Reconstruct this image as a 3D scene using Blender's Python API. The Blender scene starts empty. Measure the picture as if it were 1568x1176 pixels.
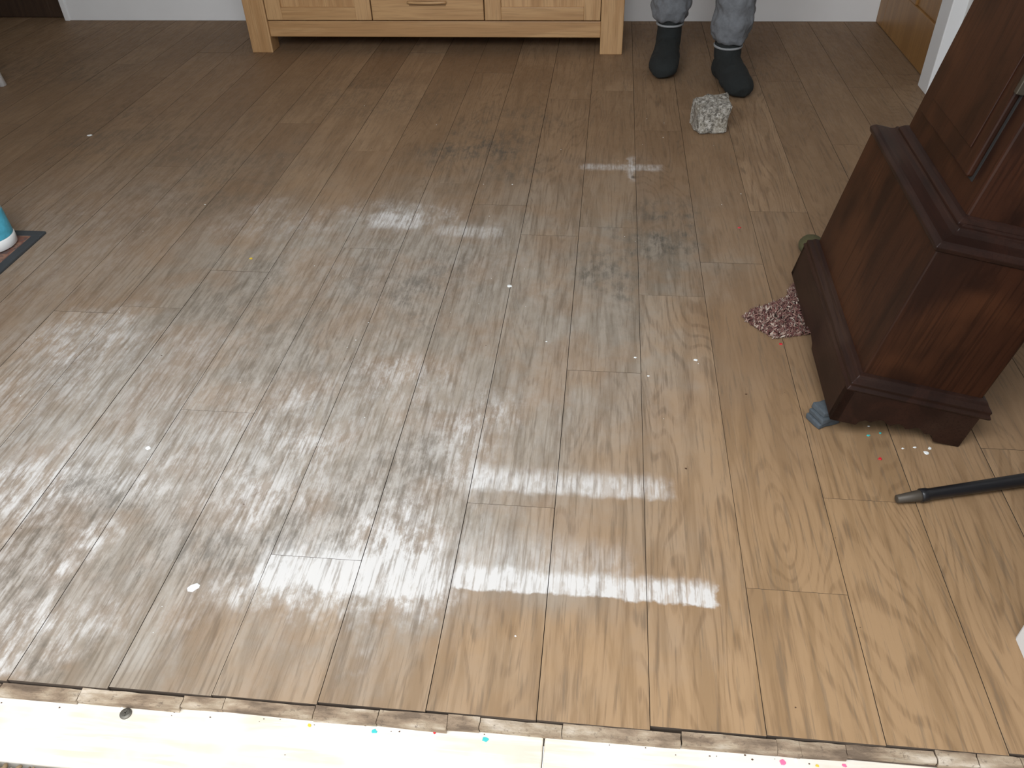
import bpy, bmesh, math, random
from mathutils import Vector, Matrix, noise
random.seed(7)
scn=bpy.context.scene
COL=scn.collection
try:
    scn.view_settings.view_transform='Standard'
except Exception: pass

# ------------------------------------------------------------ node helper
class NT:
    def __init__(s,name):
        s.m=bpy.data.materials.new(name); s.m.use_nodes=True
        s.t=s.m.node_tree; s.n=s.t.nodes; s.l=s.t.links
        s.b=s.n['Principled BSDF']
    def new(s,ty,**k):
        nd=s.n.new(ty)
        for a,v in k.items(): setattr(nd,a,v)
        return nd
    def put(s,sock,v):
        if isinstance(v,bpy.types.NodeSocket): s.l.new(v,sock)
        elif v is not None: sock.default_value=v
    def math(s,op,a,b=None,c=None,clamp=False):
        nd=s.new('ShaderNodeMath',operation=op,use_clamp=clamp)
        s.put(nd.inputs[0],a)
        if b is not None: s.put(nd.inputs[1],b)
        if c is not None: s.put(nd.inputs[2],c)
        return nd.outputs[0]
    def vm(s,op,a,b=None):
        nd=s.new('ShaderNodeVectorMath',operation=op)
        s.put(nd.inputs[0],a)
        if b is not None: s.put(nd.inputs[1],b)
        return nd.outputs['Value'] if op in('LENGTH','DOT_PRODUCT') else nd.outputs[0]
    def noise(s,vec,scale,detail=3,rough=.5,dist=0):
        nd=s.new('ShaderNodeTexNoise'); s.put(nd.inputs['Vector'],vec)
        nd.inputs['Scale'].default_value=scale; nd.inputs['Detail'].default_value=detail
        nd.inputs['Roughness'].default_value=rough; nd.inputs['Distortion'].default_value=dist
        return nd.outputs['Fac'],nd.outputs['Color']
    def mr(s,v,a,b,c=0.,d=1.,smooth=True):
        nd=s.new('ShaderNodeMapRange',interpolation_type='SMOOTHSTEP' if smooth else 'LINEAR')
        s.put(nd.inputs[0],v)
        for i,x in enumerate((a,b,c,d)): nd.inputs[i+1].default_value=x
        return nd.outputs[0]
    def mix(s,f,a,b,blend='MIX'):
        nd=s.new('ShaderNodeMix',data_type='RGBA',blend_type=blend)
        s.put(nd.inputs[0],f); 
        s.put(nd.inputs[6],a if isinstance(a,bpy.types.NodeSocket) else (*a,1))
        s.put(nd.inputs[7],b if isinstance(b,bpy.types.NodeSocket) else (*b,1))
        return nd.outputs[2]
    def ramp(s,f,stops):
        nd=s.new('ShaderNodeValToRGB'); s.put(nd.inputs[0],f)
        e=nd.color_ramp.elements
        while len(e)<len(stops): e.new(.5)
        for i,(p,c) in enumerate(stops): e[i].position=p; e[i].color=(*c,1)
        return nd.outputs[0]
    def bump(s,h,strength=.3,dist=.002):
        nd=s.new('ShaderNodeBump'); s.put(nd.inputs['Height'],h)
        nd.inputs['Strength'].default_value=strength; nd.inputs['Distance'].default_value=dist
        s.l.new(nd.outputs[0],s.b.inputs['Normal'])
    def objco(s): return s.new('ShaderNodeTexCoord').outputs['Object']
    def fin(s,col,rough=.5,metal=0,spec=None):
        s.put(s.b.inputs['Base Color'],col if isinstance(col,bpy.types.NodeSocket) else (*col,1))
        s.put(s.b.inputs['Roughness'],rough); s.put(s.b.inputs['Metallic'],metal)
        if spec is not None: s.b.inputs['Specular IOR Level'].default_value=spec
        return s.m

def plain(name,col,rough=.5,metal=0,var=.12,scale=20,bump=0.,bscale=200):
    t=NT(name); v=t.objco()
    f,_=t.noise(v,scale,4,.6)
    c=t.mix(f,tuple(x*(1-var) for x in col),tuple(min(1,x*(1+var)) for x in col))
    if bump:
        g,_=t.noise(v,bscale,2); t.bump(g,bump,.002)
    return t.fin(c,rough,metal)

def wood(name,c1,c2,axis='Y',rough=.4,gs=14,stretch=.08,dark=.75,spec=.5,varc=None):
    t=NT(name); v=t.objco()
    sc={'X':(stretch,1,1),'Y':(1,stretch,1),'Z':(1,1,stretch)}[axis]
    vv=t.vm('MULTIPLY',v,sc)
    w,_=t.noise(vv,gs,4,.6,1.2)
    fine,_=t.noise(t.vm('MULTIPLY',v,tuple(1 if q==1 else .03 for q in sc)),200,3,.6)
    c=t.mix(t.mr(w,.38,.62),c1,c2)
    if varc:
        b,_=t.noise(v,4,3,.5); c=t.mix(t.mr(b,.45,.65),c,varc)
    c=t.mix(t.mr(fine,.48,.64,0,.5),c,tuple(x*dark for x in c1))
    t.bump(fine,.12,.001)
    return t.fin(c,rough,0,spec)

# ------------------------------------------------------------ mesh helpers
def finish(bm,name,mat,parent=None,bevel=0,seg=2,smooth=False,loc=None,rot=None):
    bmesh.ops.recalc_face_normals(bm,faces=bm.faces)
    me=bpy.data.meshes.new(name); bm.to_mesh(me); bm.free()
    ob=bpy.data.objects.new(name,me); COL.objects.link(ob)
    if mat:
        for mm in (mat if isinstance(mat,(list,tuple)) else [mat]): me.materials.append(mm)
    if smooth:
        for p in me.polygons: p.use_smooth=True
    if bevel:
        b=ob.modifiers.new('bevel','BEVEL'); b.width=bevel; b.segments=seg; b.limit_method='ANGLE'
    if loc: ob.location=loc
    if rot: ob.rotation_euler=rot
    if parent: ob.parent=parent
    return ob
_ib=bmesh.new(); bmesh.ops.create_icosphere(_ib,subdivisions=1,radius=1)
ICO_V=[v.co.copy() for v in _ib.verts]; ICO_F=[tuple(v.index for v in f.verts) for f in _ib.faces]; _ib.free()
def blobs(name,mats_,mat,floorz=None,smooth=True):
    """many small grains / fibres as ONE mesh"""
    V=[];F=[]
    for M in mats_:
        o=len(V)
        for c in ICO_V:
            p=M@c
            if floorz is not None and p.z<floorz: p.z=floorz
            V.append(p)
        F+= [tuple(i+o for i in f) for f in ICO_F]
    me=bpy.data.meshes.new(name); me.from_pydata(V,[],F); me.materials.append(mat)
    if smooth:
        for p in me.polygons: p.use_smooth=True
    ob=bpy.data.objects.new(name,me); COL.objects.link(ob); return ob
def addbox(bm,a,b,mi=0,side=None):
    x0,y0,z0=a;x1,y1,z1=b
    vs=[bm.verts.new(p) for p in [(x0,y0,z0),(x1,y0,z0),(x1,y1,z0),(x0,y1,z0),(x0,y0,z1),(x1,y0,z1),(x1,y1,z1),(x0,y1,z1)]]
    for i,f in enumerate([(0,3,2,1),(4,5,6,7),(0,1,5,4),(1,2,6,5),(2,3,7,6),(3,0,4,7)]):
        fc=bm.faces.new([vs[i] for i in f]); fc.material_index=mi if (side is None or i==1) else side
    return vs
def box(name,a,b,mat,parent=None,bevel=.002,**k):
    bm=bmesh.new(); addbox(bm,a,b); return finish(bm,name,mat,parent,bevel,**k)
def boxes(name,lst,mat,parent=None,bevel=.002,**k):
    bm=bmesh.new()
    for a,b in lst: addbox(bm,a,b)
    return finish(bm,name,mat,parent,bevel,**k)
def empty(name,loc=(0,0,0),rot=(0,0,0)):
    e=bpy.data.objects.new(name,None); e.empty_display_size=.1; COL.objects.link(e)
    e.location=loc; e.rotation_euler=rot; return e
def rectloft(name,x0,x1,y0,y1,prof,mat,parent=None,bevel=.0015):
    bm=bmesh.new(); prev=None
    for i,(o,z) in enumerate(prof):
        r=[bm.verts.new(p) for p in [(x0-o,y0-o,z),(x1+o,y0-o,z),(x1+o,y1+o,z),(x0-o,y1+o,z)]]
        if prev:
            for k in range(4): bm.faces.new((prev[k],prev[(k+1)%4],r[(k+1)%4],r[k]))
        else: bm.faces.new(r[::-1])
        prev=r
    bm.faces.new(prev)
    return finish(bm,name,mat,parent,bevel)
def prism(name,pts,vec,mat,parent=None,bevel=.002):
    bm=bmesh.new(); f=bm.faces.new([bm.verts.new(p) for p in pts])
    r=bmesh.ops.extrude_face_region(bm,geom=[f])
    bmesh.ops.translate(bm,vec=vec,verts=[v for v in r['geom'] if isinstance(v,bmesh.types.BMVert)])
    return finish(bm,name,mat,parent,bevel)
def lathe(bm,prof,cx=0,cy=0,n=32,mi=0,axis=None):
    prev=None
    for r,z in prof:
        ring=[bm.verts.new((cx+r*math.cos(2*math.pi*k/n),cy+r*math.sin(2*math.pi*k/n),z)) for k in range(n)]
        if prev:
            for k in range(n):
                f=bm.faces.new((prev[k],prev[(k+1)%n],ring[(k+1)%n],ring[k])); f.material_index=mi
        else: f=bm.faces.new(ring[::-1]); f.material_index=mi
        prev=ring
    f=bm.faces.new(prev); f.material_index=mi
def tube(bm,pts,rad,n=20):
    P=[Vector(p) for p in pts]; prev=None; side=None
    for i,p in enumerate(P):
        t=(P[min(i+1,len(P)-1)]-P[max(i-1,0)]).normalized()
        s=Vector((1,0,0)) if side is None else side
        s=(s-t*s.dot(t)).normalized(); side=s; o=t.cross(s)
        ra,rb=rad[i] if isinstance(rad[i],tuple) else (rad[i],rad[i])
        ring=[bm.verts.new(p+s*ra*math.cos(2*math.pi*k/n)+o*rb*math.sin(2*math.pi*k/n)) for k in range(n)]
        if prev:
            for k in range(n): bm.faces.new((prev[k],prev[(k+1)%n],ring[(k+1)%n],ring[k]))
        else: bm.faces.new(ring[::-1])
        prev=ring
    bm.faces.new(prev)
def ball(bm,c,r,seg=20):
    m=Matrix.Translation(c)@Matrix.Diagonal((*r,1))
    bmesh.ops.create_uvsphere(bm,u_segments=seg,v_segments=seg//2+2,radius=1,matrix=m)
def remesh(ob,vox,smooth=4,disp=None):
    m=ob.modifiers.new('remesh','REMESH'); m.mode='VOXEL'; m.voxel_size=vox; m.use_smooth_shade=True
    s=ob.modifiers.new('smooth','SMOOTH'); s.factor=.6; s.iterations=smooth
    if disp:
        tx=bpy.data.textures.new(ob.name+'_folds','CLOUDS'); tx.noise_scale=disp[0]; tx.noise_depth=2
        d=ob.modifiers.new('folds','DISPLACE'); d.texture=tx; d.strength=disp[1]; d.mid_level=.5; d.texture_coords='GLOBAL'

# ------------------------------------------------------------ FLOOR material
def floor_material():
    t=NT('worn_oak_planks')
    geo=t.new('ShaderNodeNewGeometry'); P=geo.outputs['Position']; R=geo.outputs['Random Per Island']
    off=t.new('ShaderNodeCombineXYZ'); 
    t.put(off.inputs[0],t.math('MULTIPLY',R,13.)); t.put(off.inputs[1],t.math('MULTIPLY',R,37.)); t.put(off.inputs[2],t.math('MULTIPLY',R,71.))
    PP=t.vm('ADD',P,off.outputs[0])
    fine,_=t.noise(t.vm('MULTIPLY',PP,(1,.05,1)),150,4,.65)
    med,_=t.noise(t.vm('MULTIPLY',PP,(1,.09,1)),30,4,.6,.8)
    cn,_=t.noise(t.vm('MULTIPLY',PP,(1,.14,1)),5.5,2,.45,.3)
    cs=t.math('SINE',t.math('MULTIPLY',cn,190.))
    cath=t.math('MULTIPLY',t.mr(cs,.2,1.),t.mr(fine,.42,.56,.25,1.))
    broad,_=t.noise(t.vm('MULTIPLY',PP,(1,.5,1)),7,3,.55)
    R2=t.math('FRACT',t.math('MULTIPLY',R,7.31))
    cathk=t.math('MULTIPLY',cath,t.mr(R2,.2,.9,.1,.5))
    c=t.ramp(R,[(0,(.235,.148,.084)),(.3,(.305,.198,.115)),(.55,(.26,.168,.097)),(.8,(.34,.226,.134)),(1,(.28,.182,.107))])
    c=t.mix(t.mr(broad,.42,.62,0,.4),c,(.21,.13,.073))
    c=t.mix(t.mr(med,.43,.62,0,.35),c,(.19,.115,.062))
    c=t.mix(cathk,c,(.15,.088,.048))
    def ell(cx,cy,rx,ry,inner=.15,src=None):
        v=t.vm('MULTIPLY',t.vm('SUBTRACT',src or Pd,(cx,cy,0)),(1/rx,1/ry,0))
        return t.mr(t.vm('LENGTH',v),inner,1.,1.,0.)
    def rect(x0,x1,y0,y1,sx=.01,sy0=.008,sy1=.05):
        sp=SP
        X,Y=sp.outputs[0],sp.outputs[1]
        a=t.mr(X,x0-sx,x0+sx); b=t.mr(X,x1-sx,x1+sx,1,0)
        d=t.mr(Y,y0-sy0,y0+sy0); e=t.mr(Y,y1-sy1,y1+sy1,1,0)
        return t.math('MULTIPLY',t.math('MULTIPLY',a,b),t.math('MULTIPLY',d,e))
    _,nc=t.noise(P,3.2,5,.65)
    Pd=t.vm('ADD',P,t.vm('MULTIPLY',t.vm('SUBTRACT',nc,(.5,.5,.5)),(.5,.7,0)))
    _,nc2=t.noise(P,30,3,.6)
    Pd2=t.vm('ADD',P,t.vm('MULTIPLY',t.vm('SUBTRACT',nc2,(.5,.5,.5)),(.04,.03,0)))
    SP=t.new('ShaderNodeSeparateXYZ'); t.put(SP.inputs[0],Pd2)
    def total(lst):
        acc=None
        for k,m in lst:
            m=t.math('MULTIPLY',m,k)
            acc=m if acc is None else t.math('ADD',acc,m)
        return acc
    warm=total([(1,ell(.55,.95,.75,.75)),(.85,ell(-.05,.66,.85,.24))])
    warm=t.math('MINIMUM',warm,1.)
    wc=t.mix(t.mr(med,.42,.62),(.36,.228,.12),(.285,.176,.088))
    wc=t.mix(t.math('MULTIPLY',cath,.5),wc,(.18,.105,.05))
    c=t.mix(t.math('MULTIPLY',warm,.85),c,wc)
    bl1,_=t.noise(P,5.5,5,.62); bl2,_=t.noise(t.vm('MULTIPLY',P,(1,.42,1)),40,6,.72)
    bl3,_=t.noise(t.vm('MULTIPLY',PP,(1,.4,1)),70,3,.6)
    grey=total([(1.,ell(-.6,1.25,1.1,1.3,.35)),(.6,ell(-.2,2.2,.9,.8)),(.7,ell(.12,1.9,.3,.5)),(.4,ell(-1.4,2.,1.2,1.3))])
    gm=t.math('MULTIPLY',t.math('MINIMUM',grey,1.),t.mr(bl1,.36,.6,.45,1.))
    gm=t.math('MULTIPLY',gm,t.math('SUBTRACT',1.,t.math('MULTIPLY',warm,.7)))
    gcol=t.mix(t.mr(med,.42,.62),(.31,.272,.222),(.225,.192,.150))
    gcol=t.mix(t.math('MULTIPLY',cathk,.8),gcol,(.14,.115,.088))
    c=t.mix(t.math('MULTIPLY',gm,.85),c,gcol)
    # dark ingrained dirt
    dirt=total([(1.3,ell(-.44,2.7,.3,.32)),(1.,ell(-.52,1.85,.3,.28)),(1.1,ell(.05,1.95,.14,.35)),(1.4,ell(.2,2.15,.13,.35)),
                (1.,ell(-.72,1.0,.26,.18)),(1.2,ell(-1.06,.93,.3,.22)),(.9,ell(-.5,1.03,.18,.15)),(1.1,ell(-.9,.7,.18,.08)),
                (.7,ell(-.3,3.05,.3,.3)),(.6,ell(-1.,1.75,.35,.3)),(.8,ell(-.35,1.2,.16,.28)),(.6,ell(-1.9,2.9,.6,.5)),(.6,ell(-1.35,2.5,.5,.5)),
                (.6,ell(-1.0,3.3,.6,.4)),(.6,ell(-2.6,3.6,.6,.5)),(.5,ell(-.75,1.5,.28,.28))])
    dm=t.math('MULTIPLY',t.math('MINIMUM',dirt,1.2),t.mr(bl2,.42,.60,.22,1.))
    dm=t.math('MULTIPLY',dm,t.mr(bl1,.40,.56,.35,1.))
    dm=t.math('MULTIPLY',dm,t.mr(fine,.4,.56,.55,1.))
    c=t.mix(t.math('MULTIPLY',dm,.75),c,(.10,.088,.072))
    # white limey residue + window sheen painted into colour (sits where the dirt does not)
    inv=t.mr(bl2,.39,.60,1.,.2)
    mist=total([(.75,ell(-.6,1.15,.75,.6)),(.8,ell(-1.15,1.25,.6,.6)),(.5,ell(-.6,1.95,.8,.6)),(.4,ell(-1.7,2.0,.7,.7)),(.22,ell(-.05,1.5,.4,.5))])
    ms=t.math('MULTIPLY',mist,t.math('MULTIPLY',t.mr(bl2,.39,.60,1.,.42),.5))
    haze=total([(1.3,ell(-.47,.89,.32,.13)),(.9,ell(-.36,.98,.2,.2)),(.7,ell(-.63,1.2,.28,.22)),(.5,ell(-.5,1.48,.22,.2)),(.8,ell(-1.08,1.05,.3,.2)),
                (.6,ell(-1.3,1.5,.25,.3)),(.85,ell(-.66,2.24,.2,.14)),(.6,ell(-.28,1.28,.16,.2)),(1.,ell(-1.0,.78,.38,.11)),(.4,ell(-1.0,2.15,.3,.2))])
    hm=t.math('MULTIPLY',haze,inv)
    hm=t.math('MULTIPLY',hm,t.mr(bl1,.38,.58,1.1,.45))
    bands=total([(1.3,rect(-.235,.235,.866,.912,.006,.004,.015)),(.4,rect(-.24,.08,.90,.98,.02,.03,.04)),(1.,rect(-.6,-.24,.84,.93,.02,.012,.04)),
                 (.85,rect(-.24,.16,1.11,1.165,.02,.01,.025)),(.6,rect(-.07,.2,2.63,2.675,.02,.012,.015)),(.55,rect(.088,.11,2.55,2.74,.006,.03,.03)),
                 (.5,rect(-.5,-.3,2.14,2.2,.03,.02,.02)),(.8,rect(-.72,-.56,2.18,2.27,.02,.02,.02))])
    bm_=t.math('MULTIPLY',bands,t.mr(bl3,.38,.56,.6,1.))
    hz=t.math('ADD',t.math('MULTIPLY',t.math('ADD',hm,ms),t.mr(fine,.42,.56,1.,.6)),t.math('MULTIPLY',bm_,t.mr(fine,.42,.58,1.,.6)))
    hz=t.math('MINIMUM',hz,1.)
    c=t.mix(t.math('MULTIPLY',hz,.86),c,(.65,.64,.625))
    c=t.mix(t.mr(fine,.53,.66,0,.4),c,(.14,.105,.072))
    vo=t.new('ShaderNodeTexVoronoi'); t.put(vo.inputs['Vector'],t.vm('MULTIPLY',PP,(1,.6,1))); vo.inputs['Scale'].default_value=3.4
    kn=t.mr(vo.outputs['Distance'],.01,.035,.75,0)
    c=t.mix(kn,c,(.06,.04,.025))
    t.bump(t.math('ADD',t.math('MULTIPLY',fine,-.6),t.math('MULTIPLY',bl3,.3)),.2,.0015)
    rg=t.math('ADD',t.mr(bl2,.4,.6,.54,.66),t.math('MULTIPLY',hz,.15))
    return t.fin(c,rg,0,.26)
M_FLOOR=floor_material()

# ------------------------------------------------------------ materials
M_WALL=plain('matt_white_plaster',(.74,.74,.73),.9,var=.04,scale=6,bump=.05)
M_TRIM=plain('white_gloss_paint',(.86,.87,.88),.45,var=.03,scale=8)
M_CEIL=plain('ceiling_white',(.74,.73,.71),.9,var=.02)
M_OAKX=wood('light_oak_horizontal',(.44,.25,.11),(.54,.33,.155),'X',.42)
M_OAKZ=wood('light_oak_vertical',(.44,.25,.11),(.55,.34,.165),'Z',.42)
M_DOOR=wood('honey_oak_door',(.30,.15,.045),(.38,.20,.065),'Z',.4)
M_DARKDOOR=wood('dark_brown_door',(.04,.022,.014),(.06,.034,.02),'Z',.5)
M_MAHZ=wood('mahogany_vertical',(.017,.0062,.0034),(.036,.0125,.0060),'Z',.40,gs=9,stretch=.25,spec=.26,varc=(.058,.021,.009))
M_MAHF=wood('mahogany_moulding',(.015,.0064,.0044),(.026,.0102,.0066),'Y',.44,gs=12,stretch=.2,spec=.26,varc=(.036,.018,.012))
M_BLACK=plain('black_gap',(.012,.01,.009),.8)
M_BRASS=plain('old_brass',(.10,.085,.065),.5,.8)
M_SUB=plain('dark_subfloor',(.085,.06,.042),.9)
def thr_mat():
    t=NT('limed_pine_threshold'); v=t.objco()
    f,_=t.noise(t.vm('MULTIPLY',v,(.08,1,1)),60,4,.6,.8)
    b,_=t.noise(v,5,4,.6)
    c=t.mix(t.mr(f,.4,.62),(.74,.69,.61),(.64,.57,.46))
    c=t.mix(t.mr(b,.4,.6,0,.7),c,(.76,.73,.68))
    vo=t.new('ShaderNodeTexVoronoi'); t.put(vo.inputs['Vector'],v); vo.inputs['Scale'].default_value=7
    c=t.mix(t.mr(vo.outputs['Distance'],.03,.09,.5,0),c,(.50,.36,.22))
    return t.fin(c,.6)
M_THR=thr_mat()
def edge_mat():
    t=NT('splintered_plank_edge'); v=t.objco()
    f,_=t.noise(t.vm('MULTIPLY',v,(.35,1,1)),30,4,.6); g,_=t.noise(v,120,4,.7)
    c=t.ramp(f,[(.36,(.15,.105,.07)),(.46,(.27,.195,.13)),(.54,(.36,.28,.195)),(.66,(.52,.44,.35))])
    c=t.mix(t.mr(g,.56,.70,0,.7),c,(.12,.085,.06))
    t.bump(g,.6,.003); return t.fin(c,.85)
M_EDGE=edge_mat()

# ------------------------------------------------------------ FLOOR planks
FX0,FX1,FY0,FY1=-4.4,1.37,.63,6.2
def front_y(x): return .63+.016*(x+.14)
bm=bmesh.new()
W_=.1755; known={-7:[1.9,3.4],-6:[1.30,2.75],-4:[.91,2.5],-3:[2.35,3.7],-2:[1.07,2.16,3.3],-1:[1.51,2.22,3.4],0:[1.85,2.98],1:[.91,2.03,3.2],2:[1.14,2.35,3.6],-5:[2.05,3.35]}
k=-26
while True:
    x0=.113+W_*k; x1=x0+W_
    if x0>=FX1: break
    ys=known.get(k)
    if ys is None:
        y=.63+random.uniform(.4,1.6); ys=[]
    else:
        ys=list(ys); y=ys[-1]+random.uniform(1.1,1.6)
    while y<FY1: ys.append(y); y+=random.uniform(1.1,1.9)
    ys=[front_y((x0+x1)/2)+random.uniform(-.002,.002)]+ys+[FY1]
    for a,b in zip(ys[:-1],ys[1:]):
        g=random.uniform(.0005,.0009); ge=.0004; zt=random.uniform(-.0003,.0002)
        xa=x0+g; xb=min(x1,FX1)-g
        v=addbox(bm,(xa,a+ge,-.014),(xb,b-ge,zt),0,1)
    k+=1
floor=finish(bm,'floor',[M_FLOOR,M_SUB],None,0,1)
sub=box('floor_underlay',(FX0,.62,-.06),(FX1,FY1,-.0145),M_SUB,floor,0)
# splintered strip at the cut end of the boards
bm=bmesh.new()
x=-1.6
while x<.72:
    L=random.choice([random.uniform(.03,.07),random.uniform(.1,.22),random.uniform(.1,.2)]); y1=front_y(x)-random.random()*.001
    dpt=random.uniform(.015,.021); zt=random.uniform(-.0045,-.0015)
    vs=addbox(bm,(x,y1-dpt,-.016),(min(x+L,.72)-random.uniform(.0005,.002),y1,zt))
    for v in vs:
        v.co.y+=random.uniform(-.003,.0) if v.co.y<y1-.003 else 0; v.co.z+=random.uniform(-.0015,.001) if v.co.z>-.01 else 0
    x+=L
bmesh.ops.subdivide_edges(bm,edges=bm.edges[:],cuts=6,use_grid_fill=True)
for v in bm.verts:
    if v.co.z>-.012: v.co+=noise.noise_vector(Vector((v.co.x*40,v.co.y*120,v.co.z*100)))*.0016
strip=finish(bm,'trim_floor_edge',M_EDGE,None,0)
thr=boxes('trim_threshold',[((-1.6,.497,-.05),(-.05,.6135,-.0145)),((-.048,.497,-.05),(.72,.622,-.0145))],M_THR,None,.003)
ml=[]
for i in range(1800):
    s=random.uniform(.002,.0045)
    ml.append(Matrix.Translation((random.uniform(-1.2,-.35),random.uniform(.44,.491),-.02+random.uniform(-.004,.004)))@Matrix.Rotation(random.random()*6,4,'Z')@Matrix.Diagonal((s*1.6,s,s,1)))
def grit():
    t=NT('coir_mix'); r=t.new('ShaderNodeNewGeometry').outputs['Random Per Island']
    return t.fin(t.ramp(r,[(0,(.12,.08,.04)),(.4,(.35,.25,.14)),(.7,(.55,.46,.33)),(1,(.08,.09,.05))]),.9)
blobs('coir_doormat',ml,grit())
box('outside_step',(-3,-2.5,-.2),(3,.494,-.029),plain('concrete_step',(.42,.40,.37),.9,bump=.3),None,.005)

# ------------------------------------------------------------ ROOM SHELL
BW=4.413; H=2.75
wb=box('wall_back',(-2.965,BW+.015,0),(1.5,BW+.13,H),M_WALL,None,.003)
boxes('baseboard_back',[((-2.975,BW-.003,0),(1.33,BW+.015,.17)),((-2.975,BW,.17),(1.33,BW+.015,.19))],M_TRIM,None,.003)
boxes('trim_opening',[((-2.985,BW-.012,0),(-2.955,BW+.13,2.2))],M_TRIM,None,.004)
d2=empty('door_2',(-2.992,BW+.05,.003))
boxes('leaf',[((-.84,0,0),(-.74,.035,2.05)),((-.10,0,0),(0,.035,2.05)),((-.74,0,0),(-.10,.035,.2)),((-.74,0,.95),(-.10,.035,1.1)),((-.74,0,1.93),(-.10,.035,2.05))],M_DARKDOOR,d2,.003)
boxes('panels',[((-.74,.01,.2),(-.10,.026,.95)),((-.74,.01,1.1),(-.10,.026,1.93))],M_DARKDOOR,d2,.002)
boxes('wall_back_side',[((-4.5,BW+.015,0),(-3.84,BW+.13,H)),((-3.84,BW+.015,2.07),(-2.985,BW+.13,H))],M_WALL,None,.003)
boxes('wall_right',[((1.33,.45,0),(1.45,3.50,H)),((1.33,3.50,2.1),(1.45,4.40,H))],M_WALL,None,.003)
boxes('trim_door_frame',[((1.275,3.385,0),(1.34,3.50,2.16)),((1.30,3.385,2.10),(1.34,4.41,2.18))],M_TRIM,None,.004)
boxes('baseboard_right',[((1.312,.85,0),(1.33,3.385,.17))],M_TRIM,None,.003)
d=empty('door_1',(1.318,3.51,.004),(0,0,math.radians(0)))
boxes('leaf',[((0,0,0),(.035,.10,2.05)),((0,.78,0),(.035,.895,2.05)),((0,.1,0),(.035,.78,.2)),((0,.1,.95),(.035,.78,1.1)),((0,.1,1.93),(.035,.78,2.05)),((0,.4,.2),(.035,.48,1.95))],M_DOOR,d,.003)
boxes('panels',[((.01,.1,.2),(.026,.4,1.95)),((.01,.48,.2),(.026,.78,1.95))],M_DOOR,d,.002)
bm=bmesh.new(); tube(bm,[(0,.05,1.0),(-.045,.05,1.0),(-.05,.06,1.0),(-.05,.16,1.0)],[.009,.009,.009,.008],12)
finish(bm,'handle',plain('brushed_nickel',(.5,.5,.5),.3,1),d,smooth=True)
boxes('hinge',[((-.004,.0,.16),(.002,.03,.26))],M_BRASS,d,.001)
box('wall_left',(-4.5,.45,0),(-4.4,6.2,H),M_WALL,None,0)
box('wall_hall',(-4.5,6.2,0),(1.5,6.3,H),plain('hall_paint',(.22,.17,.13),.8),None,0)
boxes('wall_front',[((.72,.45,-.05),(1.45,.85,H)),((-4.5,.45,-.05),(-1.6,.85,H)),((-1.6,.45,2.35),(.72,.85,H))],M_WALL,None,.006)
box('ceiling',(-4.5,.45,H),(1.5,6.3,H+.1),M_CEIL,None,0)

# ------------------------------------------------------------ SIDEBOARD
sb=empty('sideboard',(-1.713,3.871,0))
Wd=1.777; Dp=.46; HT=.98
def leg(x0,x1,y0,y1): return ((x0,y0,0),(x1,y1,HT-.045))
boxes('legs',[leg(0,.103,0,.10),leg(Wd-.103,Wd,0,.10),leg(0,.103,Dp-.1,Dp),leg(Wd-.103,Wd,Dp-.1,Dp)],M_OAKZ,sb,.004)
boxes('bottom_rail',[((.103,.012,.072),(Wd-.103,.045,.143))],M_OAKX,sb,.003)
boxes('side_panels',[((.02,.10,.072),(.05,Dp-.1,HT-.05)),((Wd-.05,.10,.072),(Wd-.02,Dp-.1,HT-.05))],M_OAKZ,sb,.002)
boxes('carcass',[((.10,.04,.08),(Wd-.10,Dp-.02,.12)),((.10,Dp-.03,.08),(Wd-.10,Dp-.01,HT-.05)),((.605,.045,.12),(.62,Dp-.03,HT-.05)),((1.135,.045,.12),(1.15,Dp-.03,HT-.05))],M_OAKX,sb,.001)
boxes('top',[((-.02,-.02,HT-.045),(Wd+.02,Dp+.01,HT))],M_OAKX,sb,.006)
def panel_door(nm,x0,x1,z0,z1):
    w=.075
    boxes(nm+'_frame_rails',[((x0+w,.006,z0),(x1-w,.03,z0+w*.75)),((x0+w,.006,z1-w),(x1-w,.03,z1))],M_OAKX,sb,.002)
    boxes(nm+'_frame_stiles',[((x0,.006,z0),(x0+w,.03,z1)),((x1-w,.006,z0),(x1,.03,z1))],M_OAKZ,sb,.002)
    box(nm+'_panel',(x0+w,.018,z0+w*.7),(x1-w,.026,z1-w),M_OAKZ,sb,.001)
panel_door('door_left',.106,.611,.148,HT-.05)
panel_door('door_right',1.144,Wd-.106,.148,HT-.05)
dz=(HT-.05-.148)/3
for i in range(3):
    z0=.148+i*dz
    box('drawer_%d'%(i+1),(.616,.006,z0),(1.139,.03,z0+dz-.004),M_OAKX,sb,.003)
    cz=z0+.075
    box('pull_recess_%d'%(i+1),(.795,.003,cz-.012),(.965,.0065,cz+.010),wood('pull_shadow_oak_%d'%i,(.25,.14,.06),(.3,.17,.07),'X'),sb,.001)
    bm=bmesh.new(); n=14
    tube(bm,[(.79+.18*j/n,-.004-.010*math.sin(math.pi*j/n),cz+.005) for j in range(n+1)],[(.006,.006)]*(n+1),10)
    finish(bm,'pull_%d'%(i+1),M_OAKX,sb,smooth=True)

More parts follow.
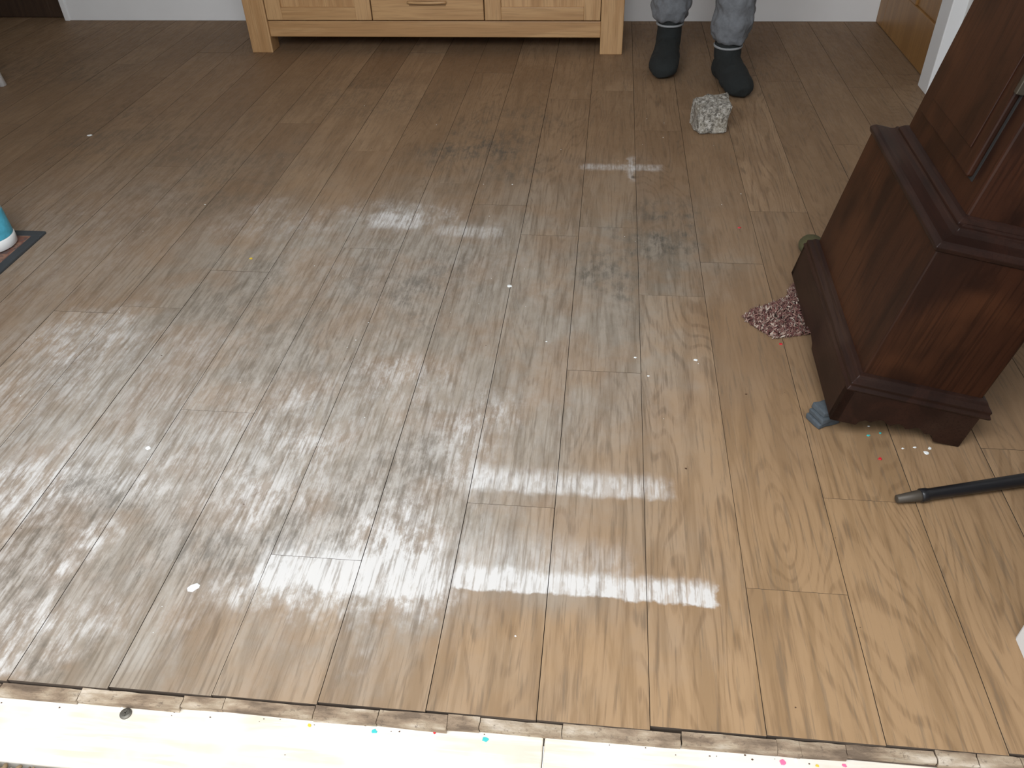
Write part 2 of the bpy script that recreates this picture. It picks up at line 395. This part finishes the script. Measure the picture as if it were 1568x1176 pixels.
# ------------------------------------------------------------ LONGCASE CLOCK (tilted back against the wall)
ck=empty('grandfather_clock',(.498,1.315,.054),(0,math.radians(11.4),math.radians(-1.2)))
BX,BY=.278,.585
def apoly(L):
    """shallow scalloped bracket-foot apron outline"""
    f=min(.06,L*.2)
    pts=[(0,0),(f,0),(f+.004,.010),(f+.014,.017),(f+.026,.014)]
    mid=[]; a0=f+.026; a1=L-f-.026; n=max(8,int((a1-a0)/.008)); per=max(2,round((a1-a0)/.045))
    for i in range(1,n):
        a=a0+(a1-a0)*i/n; mid.append((a,.014+.012*abs(math.sin(math.pi*per*i/n))))
    r=[(L-a,b) for a,b in pts[::-1]]
    return pts+mid+r+[(L,.09),(0,.09)]
prism('apron_near',[(a,0,b) for a,b in apoly(BX)],(0,.018,0),M_MAHF,ck,.0012)
prism('apron_far',[(a,BY-.018,b) for a,b in apoly(BX)],(0,.018,0),M_MAHF,ck,.0012)
# front apron: long straight run with a small centre scallop
fp=[(0,0),(BY*.42,0),(BY*.44,.008),(BY*.5,.014),(BY*.56,.008),(BY*.58,0),(BY,0),(BY,.09),(0,.09)]
prism('apron_front',[(0,a,b) for a,b in fp],(.018,0,0),M_MAHF,ck,.0012)
box('apron_back',(BX-.015,.018,.03),(BX,BY-.018,.09),M_MAHF,ck)
rectloft('skirting_moulding',.022,BX-.004,.022,BY-.022,[(.022,.083),(.025,.088),(.020,.095),(.021,.102),(.012,.110),(.008,.116),(.0,.119)],M_MAHF,ck)
box('base_box',(.022,.022,.08),(BX-.006,BY-.022,.425),M_MAHZ,ck,.004)
rectloft('base_ledge_moulding',.028,BX-.012,.028,BY-.028,[(.0,.402),(.010,.410),(.013,.418),(.008,.425),(.004,.428),(-.008,.431),(-.018,.434),(-.026,.439),(-.028,.444),(-.034,.446),(-.038,.450)],M_MAHF,ck)
TX0,TX1,TY0,TY1=.068,.255,.080,.50
box('trunk',(TX0,TY0,.43),(TX1,TY1,1.36),M_MAHZ,ck,.005)
rectloft('trunk_foot_bead',TX0,TX1,TY0,TY1,[(.012,.440),(.013,.449),(.006,.457),(.0,.461)],M_MAHF,ck)
box('door_gap',(TX0-.002,TY0+.045,.505),(TX0+.002,TY1-.045,1.30),M_BLACK,ck,0)
box('trunk_door',(TX0-.014,TY0+.050,.510),(TX0-.001,TY1-.050,1.295),M_MAHZ,ck,.004)
box('trunk_door_panel',(TX0-.017,TY0+.085,.55),(TX0-.013,TY1-.085,1.26),M_MAHZ,ck,.003)
boxes('hinges',[((TX0-.016,TY0+.040,.665),(TX0-.001,TY0+.052,.705)),((TX0-.016,TY0+.040,1.12),(TX0-.001,TY0+.052,1.17))],M_BRASS,ck,.002)
box('keyhole_plate',(TX0-.018,TY1-.08,.93),(TX0-.013,TY1-.062,.97),M_BRASS,ck,.002)
rectloft('trunk_top_moulding',TX0,TX1,TY0,TY1,[(0,1.33),(.008,1.345),(.02,1.36),(.04,1.375),(.045,1.39),(.045,1.40)],M_MAHF,ck)
box('hood',(TX0-.03,TY0-.035,1.40),(TX1+.0,TY1+.035,1.80),M_MAHZ,ck,.004)
rectloft('hood_cornice',TX0-.03,TX1,TY0-.035,TY1+.035,[(0,1.77),(.008,1.79),(.03,1.81),(.038,1.83),(.038,1.845)],M_MAHF,ck)
bm=bmesh.new()
n=20; pts=[]
for j in range(n+1):
    a=j/n; pts.append((TX0-.02,TY0-.02+a*(TY1-TY0+.04),1.845+.09*math.sin(math.pi*a)**.7))
f=bm.faces.new([bm.verts.new(p) for p in pts]); r=bmesh.ops.extrude_face_region(bm,geom=[f])
bmesh.ops.translate(bm,vec=(.19,0,0),verts=[v for v in r['geom'] if isinstance(v,bmesh.types.BMVert)])
finish(bm,'hood_arch',M_MAHZ,ck,.003)
bm=bmesh.new(); lathe(bm,[(.16,0),(.16,.006),(.15,.008)],n=48)
dial=finish(bm,'dial',plain('painted_dial',(.75,.70,.58),.6),ck,loc=(TX0-.031,(TY0+TY1)/2,1.6),rot=(0,-math.pi/2,0))
boxes('dial_hands',[((TX0-.044,(TY0+TY1)/2-.003,1.6),(TX0-.041,(TY0+TY1)/2+.003,1.72)),((TX0-.044,(TY0+TY1)/2,1.597),(TX0-.041,(TY0+TY1)/2+.08,1.603))],M_BLACK,ck,0)

# ------------------------------------------------------------ COBBLE
def granite():
    t=NT('granite_cobble_stone'); v=t.objco()
    a,_=t.noise(v,85,3,.7); b,_=t.noise(v,150,2,.6); c2,_=t.noise(v,14,3)
    c=t.ramp(a,[(.36,(.10,.09,.075)),(.46,(.26,.24,.205)),(.56,(.39,.37,.33)),(.7,(.60,.58,.54))])
    c=t.mix(t.mr(b,.58,.66,0,.9),c,(.05,.045,.04)); c=t.mix(t.mr(c2,.4,.7,0,.4),c,(.30,.26,.19))
    t.bump(a,.6,.004); return t.fin(c,.85)
bm=bmesh.new()
vs=addbox(bm,(-.062,-.055,0),(.062,.055,.10))
for i,dx,dy,dz in [(0,.006,0,0),(1,-.018,-.006,0),(2,.008,0,0),(3,.004,.0,0),(4,-.002,.004,-.006),(5,-.004,-.002,.004),(6,.024,.012,.010),(7,.012,0,.004)]:
    vs[i].co+=Vector((dx,dy,dz))
bmesh.ops.bevel(bm,geom=bm.edges[:],offset=.006,segments=2,affect='EDGES')
bmesh.ops.subdivide_edges(bm,edges=bm.edges[:],cuts=4,use_grid_fill=True)
bmesh.ops.triangulate(bm,faces=bm.faces)
for v in bm.verts:
    d_=noise.noise_vector(v.co*28)*.008+noise.noise_vector(v.co*75)*.003
    v.co+=d_; v.co.z=max(v.co.z,0.0)
finish(bm,'granite_cobble',granite(),None,0,loc=(.388,3.01,.0005),rot=(0,0,math.radians(14)),smooth=False)

# ------------------------------------------------------------ RAG under clock
def ragmat():
    t=NT('shaggy_pink_rag'); v=t.objco()
    a,_=t.noise(v,85,3,.7); r=t.new('ShaderNodeNewGeometry').outputs['Random Per Island']
    c=t.ramp(r,[(0,(.05,.015,.015)),(.3,(.14,.05,.043)),(.55,(.26,.145,.115)),(.8,(.38,.285,.23)),(1,(.50,.43,.36))])
    c=t.mix(t.mr(a,.42,.6,0,.7),c,(.12,.05,.043)); return t.fin(c,.95)
poly=[(.375,1.755),(.40,1.715),(.445,1.668),(.50,1.685),(.56,1.70),(.62,1.76),(.62,1.88),(.56,1.95),(.515,1.90),(.50,1.85),(.45,1.815),(.40,1.785)]
def inside(x,y):
    c=False; j=len(poly)-1
    for i in range(len(poly)):
        xi,yi=poly[i]; xj,yj=poly[j]
        if (yi>y)!=(yj>y) and x<(xj-xi)*(y-yi)/(yj-yi)+xi: c=not c
        j=i
    return c
def edist(x,y):
    m=9
    for i in range(len(poly)):
        a=Vector(poly[i-1]);b=Vector(poly[i]);p=Vector((x,y)); ab=b-a
        tt=max(0,min(1,(p-a).dot(ab)/ab.dot(ab))); m=min(m,(a+ab*tt-p).length)
    return m
ml=[]
while len(ml)<4500:
    x=random.uniform(.37,.63); y=random.uniform(1.66,1.96)
    if not inside(x,y): continue
    e=edist(x,y); zt=.007+min(e/.05,1)*.035
    if x>.52: zt=min(zt,.046)
    z=zt*random.uniform(.4,1.0); s=random.uniform(.0025,.005)
    ml.append(Matrix.Translation((x,y,max(z,s)))@Matrix.Rotation(random.random()*6,4,Vector((random.random(),random.random(),random.random()+.1)))@Matrix.Diagonal((s*.45,s*.45,s*2.2,1)))
blobs('crumpled_rag_rug',ml,ragmat(),.0008)

bm=bmesh.new(); ball(bm,(0,0,.026),(.038,.048,.026),24)
for v in bm.verts: v.co+=noise.noise_vector(v.co*25)*.006; v.co.z=max(v.co.z,0)
finish(bm,'olive_cloth_bundle',plain('olive_cloth',(.075,.068,.028),.9,bump=.4),smooth=True,loc=(.604,2.095,.0005))
bm=bmesh.new()
addbox(bm,(-.028,-.022,0),(.028,.022,.014)); addbox(bm,(-.024,-.024,.015),(.027,.020,.028)); addbox(bm,(-.018,-.02,.029),(.028,.02,.042))
bmesh.ops.subdivide_edges(bm,edges=bm.edges[:],cuts=2,use_grid_fill=True)
for v in bm.verts: v.co+=noise.noise_vector(v.co*60)*.003; v.co.z=max(v.co.z,0)
finish(bm,'folded_grey_cloth',plain('slate_grey_cloth',(.065,.078,.09),.9,bump=.5,var=.5,scale=60),None,.002,loc=(.504,1.372,.0005),rot=(0,0,.5),smooth=True)

# ------------------------------------------------------------ POLE
p0=Vector((.598,1.135,.014)); p1=Vector((1.22,1.30,.024))
dv=(p1-p0); q=Vector((0,0,1)).rotation_difference(dv.normalized())
ws=empty('walking_stick',p0); ws.rotation_mode='QUATERNION'; ws.rotation_quaternion=q
bm=bmesh.new(); lathe(bm,[(.006,0),(.008,.001),(.0115,.045),(.012,.05)],n=24); finish(bm,'ferrule',plain('worn_ferrule',(.07,.058,.045),.5,.3),ws,smooth=True)
bm=bmesh.new(); lathe(bm,[(.012,.048),(.0138,.05),(.0138,.062),(.012,.066),(.012,.12),(.014,.35),(.016,dv.length)],n=24); finish(bm,'shaft',plain('black_lacquer',(.012,.012,.014),.3),ws,smooth=True)

# ------------------------------------------------------------ MAT + BOTTLE (left)
def matmat():
    t=NT('patterned_mat'); v=t.objco()
    ck_=t.new('ShaderNodeTexChecker'); t.put(ck_.inputs[0],v); ck_.inputs['Scale'].default_value=28
    f,_=t.noise(v,60,3,.7); c=t.mix(ck_.outputs['Fac'],(.20,.085,.06),(.28,.15,.10)); c=t.mix(t.mr(f,.45,.65),c,(.11,.08,.075)); t.bump(f,.5,.003)
    return t.fin(c,.95)
mt=empty('small_mat',(-1.730,2.082,0))
box('weave',(-.55,-.55,.001),(-.028,-.028,.007),matmat(),mt,.001)
boxes('binding',[((-.58,-.03,.0008),(0,0,.009)),((-.03,-.58,.0008),(0,-.03,.009)),((-.58,-.58,.0008),(-.55,-.03,.009)),((-.55,-.58,.0008),(-.03,-.55,.009))],plain('charcoal_binding',(.045,.05,.055),.9,bump=.4),mt,.002)
bt=empty('cleaner_bottle',(-1.842,1.985,.0095))
bm=bmesh.new()
lathe(bm,[(.062,0),(.068,.004),(.069,.03),(.066,.034)],mi=0,n=40)
lathe(bm,[(.0665,.034),(.067,.036),(.064,.11),(.063,.113)],mi=1,n=40)
lathe(bm,[(.063,.113),(.062,.12),(.055,.165),(.035,.20),(.018,.215),(.018,.235)],mi=0,n=40)
lathe(bm,[(.021,.23),(.021,.262),(.015,.268)],mi=1,n=30)
mw=plain('white_plastic',(.8,.82,.82),.35); mb=plain('blue_label',(.08,.42,.58),.4,var=.5,scale=45)
finish(bm,'bottle_body',[mw,mb],bt,smooth=True)
st=empty('white_stool',(-2.90,3.22,0))
bm=bmesh.new()
for sx,sy in [(1,1),(1,-1),(-1,1),(-1,-1)]:
    tube(bm,[(sx*.19,sy*.17,0),(sx*.15,sy*.13,.45)],[.017,.022],16)
finish(bm,'legs',M_TRIM,st,smooth=True)
boxes('stretchers',[((.16,-.15,.2),(.18,.15,.22)),((-.18,-.15,.2),(-.16,.15,.22)),((-.16,.13,.26),(.16,.15,.28)),((-.16,-.15,.26),(.16,-.13,.28))],M_TRIM,st,.003)
box('seat',(-.2,-.18,.45),(.2,.18,.48),M_TRIM,st,.01)

# ------------------------------------------------------------ FLECKS + SCREW
cols={'white':(.8,.82,.81),'red':(.55,.02,.03),'yellow':(.7,.5,.05),'cyan':(.05,.5,.5),'pink':(.8,.15,.3),'brown':(.08,.04,.02)}
mats=[plain('fleck_'+k,v,.5) for k,v in cols.items()]; keys=list(cols)
bm=bmesh.new()
def fleck(x,y,s,c,z=0.0004):
    n=9; a0=random.random()*6
    top=[];bot=[]
    for i in range(n):
        a=a0+2*math.pi*i/n; r=s*random.uniform(.6,1.15)
        bot.append(bm.verts.new((x+r*math.cos(a),y+r*math.sin(a)*.8,z))); top.append(bm.verts.new((x+.8*r*math.cos(a),y+.8*r*math.sin(a)*.8,z+min(.0015,s*.3))))
    mi=keys.index(c)
    fs=[bm.faces.new(top),bm.faces.new(bot[::-1])]+[bm.faces.new((bot[i],bot[(i+1)%n],top[(i+1)%n],top[i])) for i in range(n)]
    for f in fs: f.material_index=mi
for a in [(-.957,1.17,.007,'white'),(-.24,1.87,.008,'white'),(-.705,.825,.013,'white'),(.244,1.57,.006,'white'),(.10,1.57,.004,'white'),(.13,1.5,.0035,'white'),(-2.0,2.85,.012,'white'),(-.12,1.62,.003,'white'),
          (.60,1.26,.005,'red'),(.457,1.65,.005,'red'),(.42,2.24,.006,'red'),(-1.02,1.97,.006,'yellow'),(.593,1.33,.004,'cyan'),(.6,1.36,.003,'white'),(.68,1.30,.004,'white'),
          (.70,1.285,.007,'white'),(.71,1.30,.005,'white'),(.655,1.295,.003,'white'),(.62,1.34,.003,'cyan'),(-1.3,2.3,.003,'white'),(-.3,2.5,.003,'white'),(.2,1.2,.003,'brown'),(.35,1.45,.003,'brown')]:
    fleck(*a)
for i in range(90):
    fleck(random.uniform(-1.6,.6),random.uniform(.66,3.2),random.uniform(.0008,.0022),random.choice(['white','white','brown']))
for x,y,s,c in [(-.14,.600,.006,'cyan'),(-.315,.597,.005,'cyan'),(-.42,.597,.004,'yellow'),(-.765,.602,.004,'yellow'),(.31,.607,.006,'pink'),(.33,.612,.003,'white'),(.40,.61,.004,'pink'),(.36,.606,.003,'yellow'),(.56,.616,.004,'pink'),(-.22,.603,.003,'red'),(.5,.612,.003,'red')]:
    fleck(x,y,s,c,-.0142)
for i in range(40):
    x=random.uniform(-1,.65); fleck(x,front_y(x)-random.uniform(.022,.032 if random.random()<.85 else .1),random.uniform(.0008,.002),random.choice(['brown','brown','white']),-.0142)
finish(bm,'paint_flecks',mats)
bm=bmesh.new(); lathe(bm,[(.0095,0),(.0095,.002),(.006,.0035)],n=20); addbox(bm,(-.006,-.001,.0036),(.006,.001,.0042)); addbox(bm,(-.001,-.006,.0036),(.001,.006,.0042))
finish(bm,'screw',plain('dull_screw',(.14,.13,.11),.5,.7),loc=(-.722,.588,-.0145))

# ------------------------------------------------------------ PERSON
pn=empty('person',(0,0,0))
M_JOG=plain('grey_marl_jersey',(.16,.17,.185),.95,var=.3,scale=90,bump=.4,bscale=500)
M_SOCK=plain('black_slipper_sock',(.014,.017,.017),.95,var=.3,scale=60,bump=.5,bscale=350)
M_BAND=plain('pale_sock_band',(.30,.31,.32),.9)
M_SHIRT=plain('navy_sweatshirt',(.03,.04,.07),.9,bump=.3)
M_SKIN=plain('skin',(.55,.33,.24),.55,var=.06)
M_HAIR=plain('brown_hair',(.06,.035,.02),.7,bump=.6,bscale=120)
def foot(nm,A,yaw,bz):
    R=Matrix.Rotation(yaw,3,'Z')
    def T(p): return R@Vector(p)+Vector((A[0],A[1],0))
    bm=bmesh.new()
    tube(bm,[T(p) for p in [(0,.01,.29),(0,.01,.23),(0,.012,.17),(0,.012,.11),(0,.0,.075)]],[(.055,.057),(.055,.058),(.055,.058),(.054,.06),(.054,.062)],24)
    tube(bm,[T(p) for p in [(0,.075,.045),(0,.03,.052),(0,-.03,.062),(-.002,-.09,.056),(-.004,-.14,.048),(-.004,-.19,.041),(-.002,-.222,.035),(0,-.24,.030)]],
         [(.030,.034),(.052,.052),(.056,.068),(.060,.056),(.066,.048),(.064,.041),(.050,.033),(.024,.018)],24)
    ball(bm,T((0,.035,.045)),(.052,.054,.05))
    for v in bm.verts: v.co.z=max(v.co.z,.004)
    ob=finish(bm,nm,M_SOCK,pn); remesh(ob,.007,6,(.05,.012)); 
    bm=bmesh.new(); tube(bm,[T((0,.012,bz)),T((0,.012,bz+.007))],[(.060,.064),(.060,.064)],28)
    finish(bm,nm+'_band',M_BAND,pn,smooth=True)
AL=(.262,3.76); AR=(.498,3.54)
foot('sock_foot_left',AL,math.radians(-6),.165); foot('sock_foot_right',AR,math.radians(12),.138)
bm=bmesh.new()
def legloft(A,hip,knee,hz):
    pts=[(A[0],A[1]+.01,hz),(A[0],A[1]+.01,hz+.015),(A[0],A[1]+.012,hz+.055),(A[0]+.003,A[1]+.01,.30),(A[0]+.003,A[1]+.01,.42),knee,(hip[0]*.6+knee[0]*.4,hip[1]*.6+knee[1]*.4,.78),hip]
    tube(bm,pts,[(.062,.066),(.073,.077),(.083,.086),(.080,.084),(.084,.088),(.090,.094),(.102,.107),(.114,.122)],28)
legloft(AL,(.29,3.80,.98),(.275,3.78,.57),.185); legloft(AR,(.475,3.77,.98),(.495,3.62,.57),.157)
tube(bm,[(.385,3.79,.90),(.385,3.795,1.0),(.385,3.80,1.12)],[(.18,.13),(.195,.14),(.175,.12)],32)
jog=finish(bm,'joggers',M_JOG,pn); remesh(jog,.009,3,(.045,.034))
bm=bmesh.new()
tube(bm,[(.385,3.80,1.05),(.385,3.80,1.2),(.385,3.80,1.4),(.385,3.80,1.55),(.385,3.805,1.64),(.385,3.805,1.68)],[(.19,.135),(.18,.13),(.20,.14),(.215,.13),(.15,.09),(.07,.065)],32)
hands=[]
for s in(-1,1):
    sh=Vector((.385+s*.20,3.80,1.57)); el=Vector((.385+s*.27,3.80,1.25)); wr=Vector((.385+s*.27,3.70,.99))
    tube(bm,[sh,sh.lerp(el,.5),el,el.lerp(wr,.5),wr],[.062,.058,.05,.045,.04],20); hands.append((s,wr,(wr-el).normalized()))
to=finish(bm,'sweatshirt',M_SHIRT,pn); remesh(to,.012,4,(.1,.02))
bm=bmesh.new()
tube(bm,[(.385,3.80,1.62),(.385,3.79,1.74)],[.058,.056],20)
ball(bm,(.385,3.785,1.85),(.085,.105,.125),28); ball(bm,(.385,3.74,1.79),(.06,.07,.06)); ball(bm,(.385,3.68,1.84),(.014,.022,.024)); ball(bm,(.385,3.688,1.79),(.026,.01,.008))
for s in(-1,1): ball(bm,(.385+s*.086,3.79,1.845),(.012,.022,.034)); ball(bm,(.385+s*.033,3.688,1.866),(.016,.012,.011))
hd=finish(bm,'head',M_SKIN,pn); remesh(hd,.006,3)
bm=bmesh.new()
for s in(-1,1): ball(bm,(.385+s*.033,3.682,1.864),(.010,.008,.006),12)
finish(bm,'eyes',plain('eye_dark',(.03,.02,.015),.2),pn,smooth=True)
bm=bmesh.new(); ball(bm,(.385,3.805,1.885),(.094,.108,.108),28); 
hr=finish(bm,'hair',M_HAIR,pn); remesh(hr,.01,2,(.03,.012))
for s,wr,dr in hands:
    bm=bmesh.new(); pal=wr+dr*.06
    tube(bm,[wr-dr*.02,wr+dr*.02,pal,wr+dr*.105],[(.026,.024),(.024,.034),(.018,.043),(.014,.04)],16)
    for i,(o,L) in enumerate([(-.032,.078),(-.011,.09),(.011,.084),(.032,.066)]):
        b0=wr+dr*.095+Vector((0,o,0)); b1=b0+dr*L*.5; b2=b1+(dr+Vector((-s*.5,0,0))).normalized()*L*.3; b3=b2+(dr+Vector((-s*1.1,0,0))).normalized()*L*.25
        tube(bm,[b0,b1,b2,b3],[.010,.0095,.0085,.006],12)
    t0=wr+dr*.03+Vector((0,-.03,0)); t1=t0+(dr*.6+Vector((-s*.3,-.8,0))).normalized()*.045; t2=t1+(dr+Vector((-s*.3,-.2,0))).normalized()*.035
    tube(bm,[t0,t1,t2],[.014,.011,.008],12)
    h_=finish(bm,'hand_%s'%('a' if s<0 else 'b'),M_SKIN,pn); remesh(h_,.004,2)

# ------------------------------------------------------------ LIGHT
w=bpy.data.worlds.new('overcast_sky'); scn.world=w; w.use_nodes=True
bg=w.node_tree.nodes['Background']; bg.inputs[0].default_value=(.90,.95,1.0,1); bg.inputs[1].default_value=1.5
L=bpy.data.lights.new('daylight_from_garden_door','AREA'); L.shape='RECTANGLE'; L.size=2.1; L.size_y=1.0; L.energy=56; L.color=(.97,.985,1.0)
lo=bpy.data.objects.new('daylight_from_garden_door',L); COL.objects.link(lo); lo.location=(-.6,.15,1.95)
lo.rotation_euler=(math.radians(58),0,math.radians(0))

# ------------------------------------------------------------ CAMERA
Xc=Vector((0.9939333,0.0465671,-0.0996401)); Yc=Vector((0.1064952,-0.6338668,0.7660755)); Zc=Vector((-0.0274846,-0.7720391,-0.6349805))
cam=bpy.data.cameras.new('camera'); co=bpy.data.objects.new('camera',cam); COL.objects.link(co); scn.camera=co
r=Vector((Xc.x,Yc.x,Zc.x)); u=-Vector((Xc.y,Yc.y,Zc.y)); b=-Vector((Xc.z,Yc.z,Zc.z))
m=Matrix.Identity(4)
for i in range(3): m[i][0]=r[i]; m[i][1]=u[i]; m[i][2]=b[i]
m.translation=Vector((0,0,1.2)); co.matrix_world=m
cam.sensor_width=36; cam.lens=1230/1568*36; cam.clip_start=.02
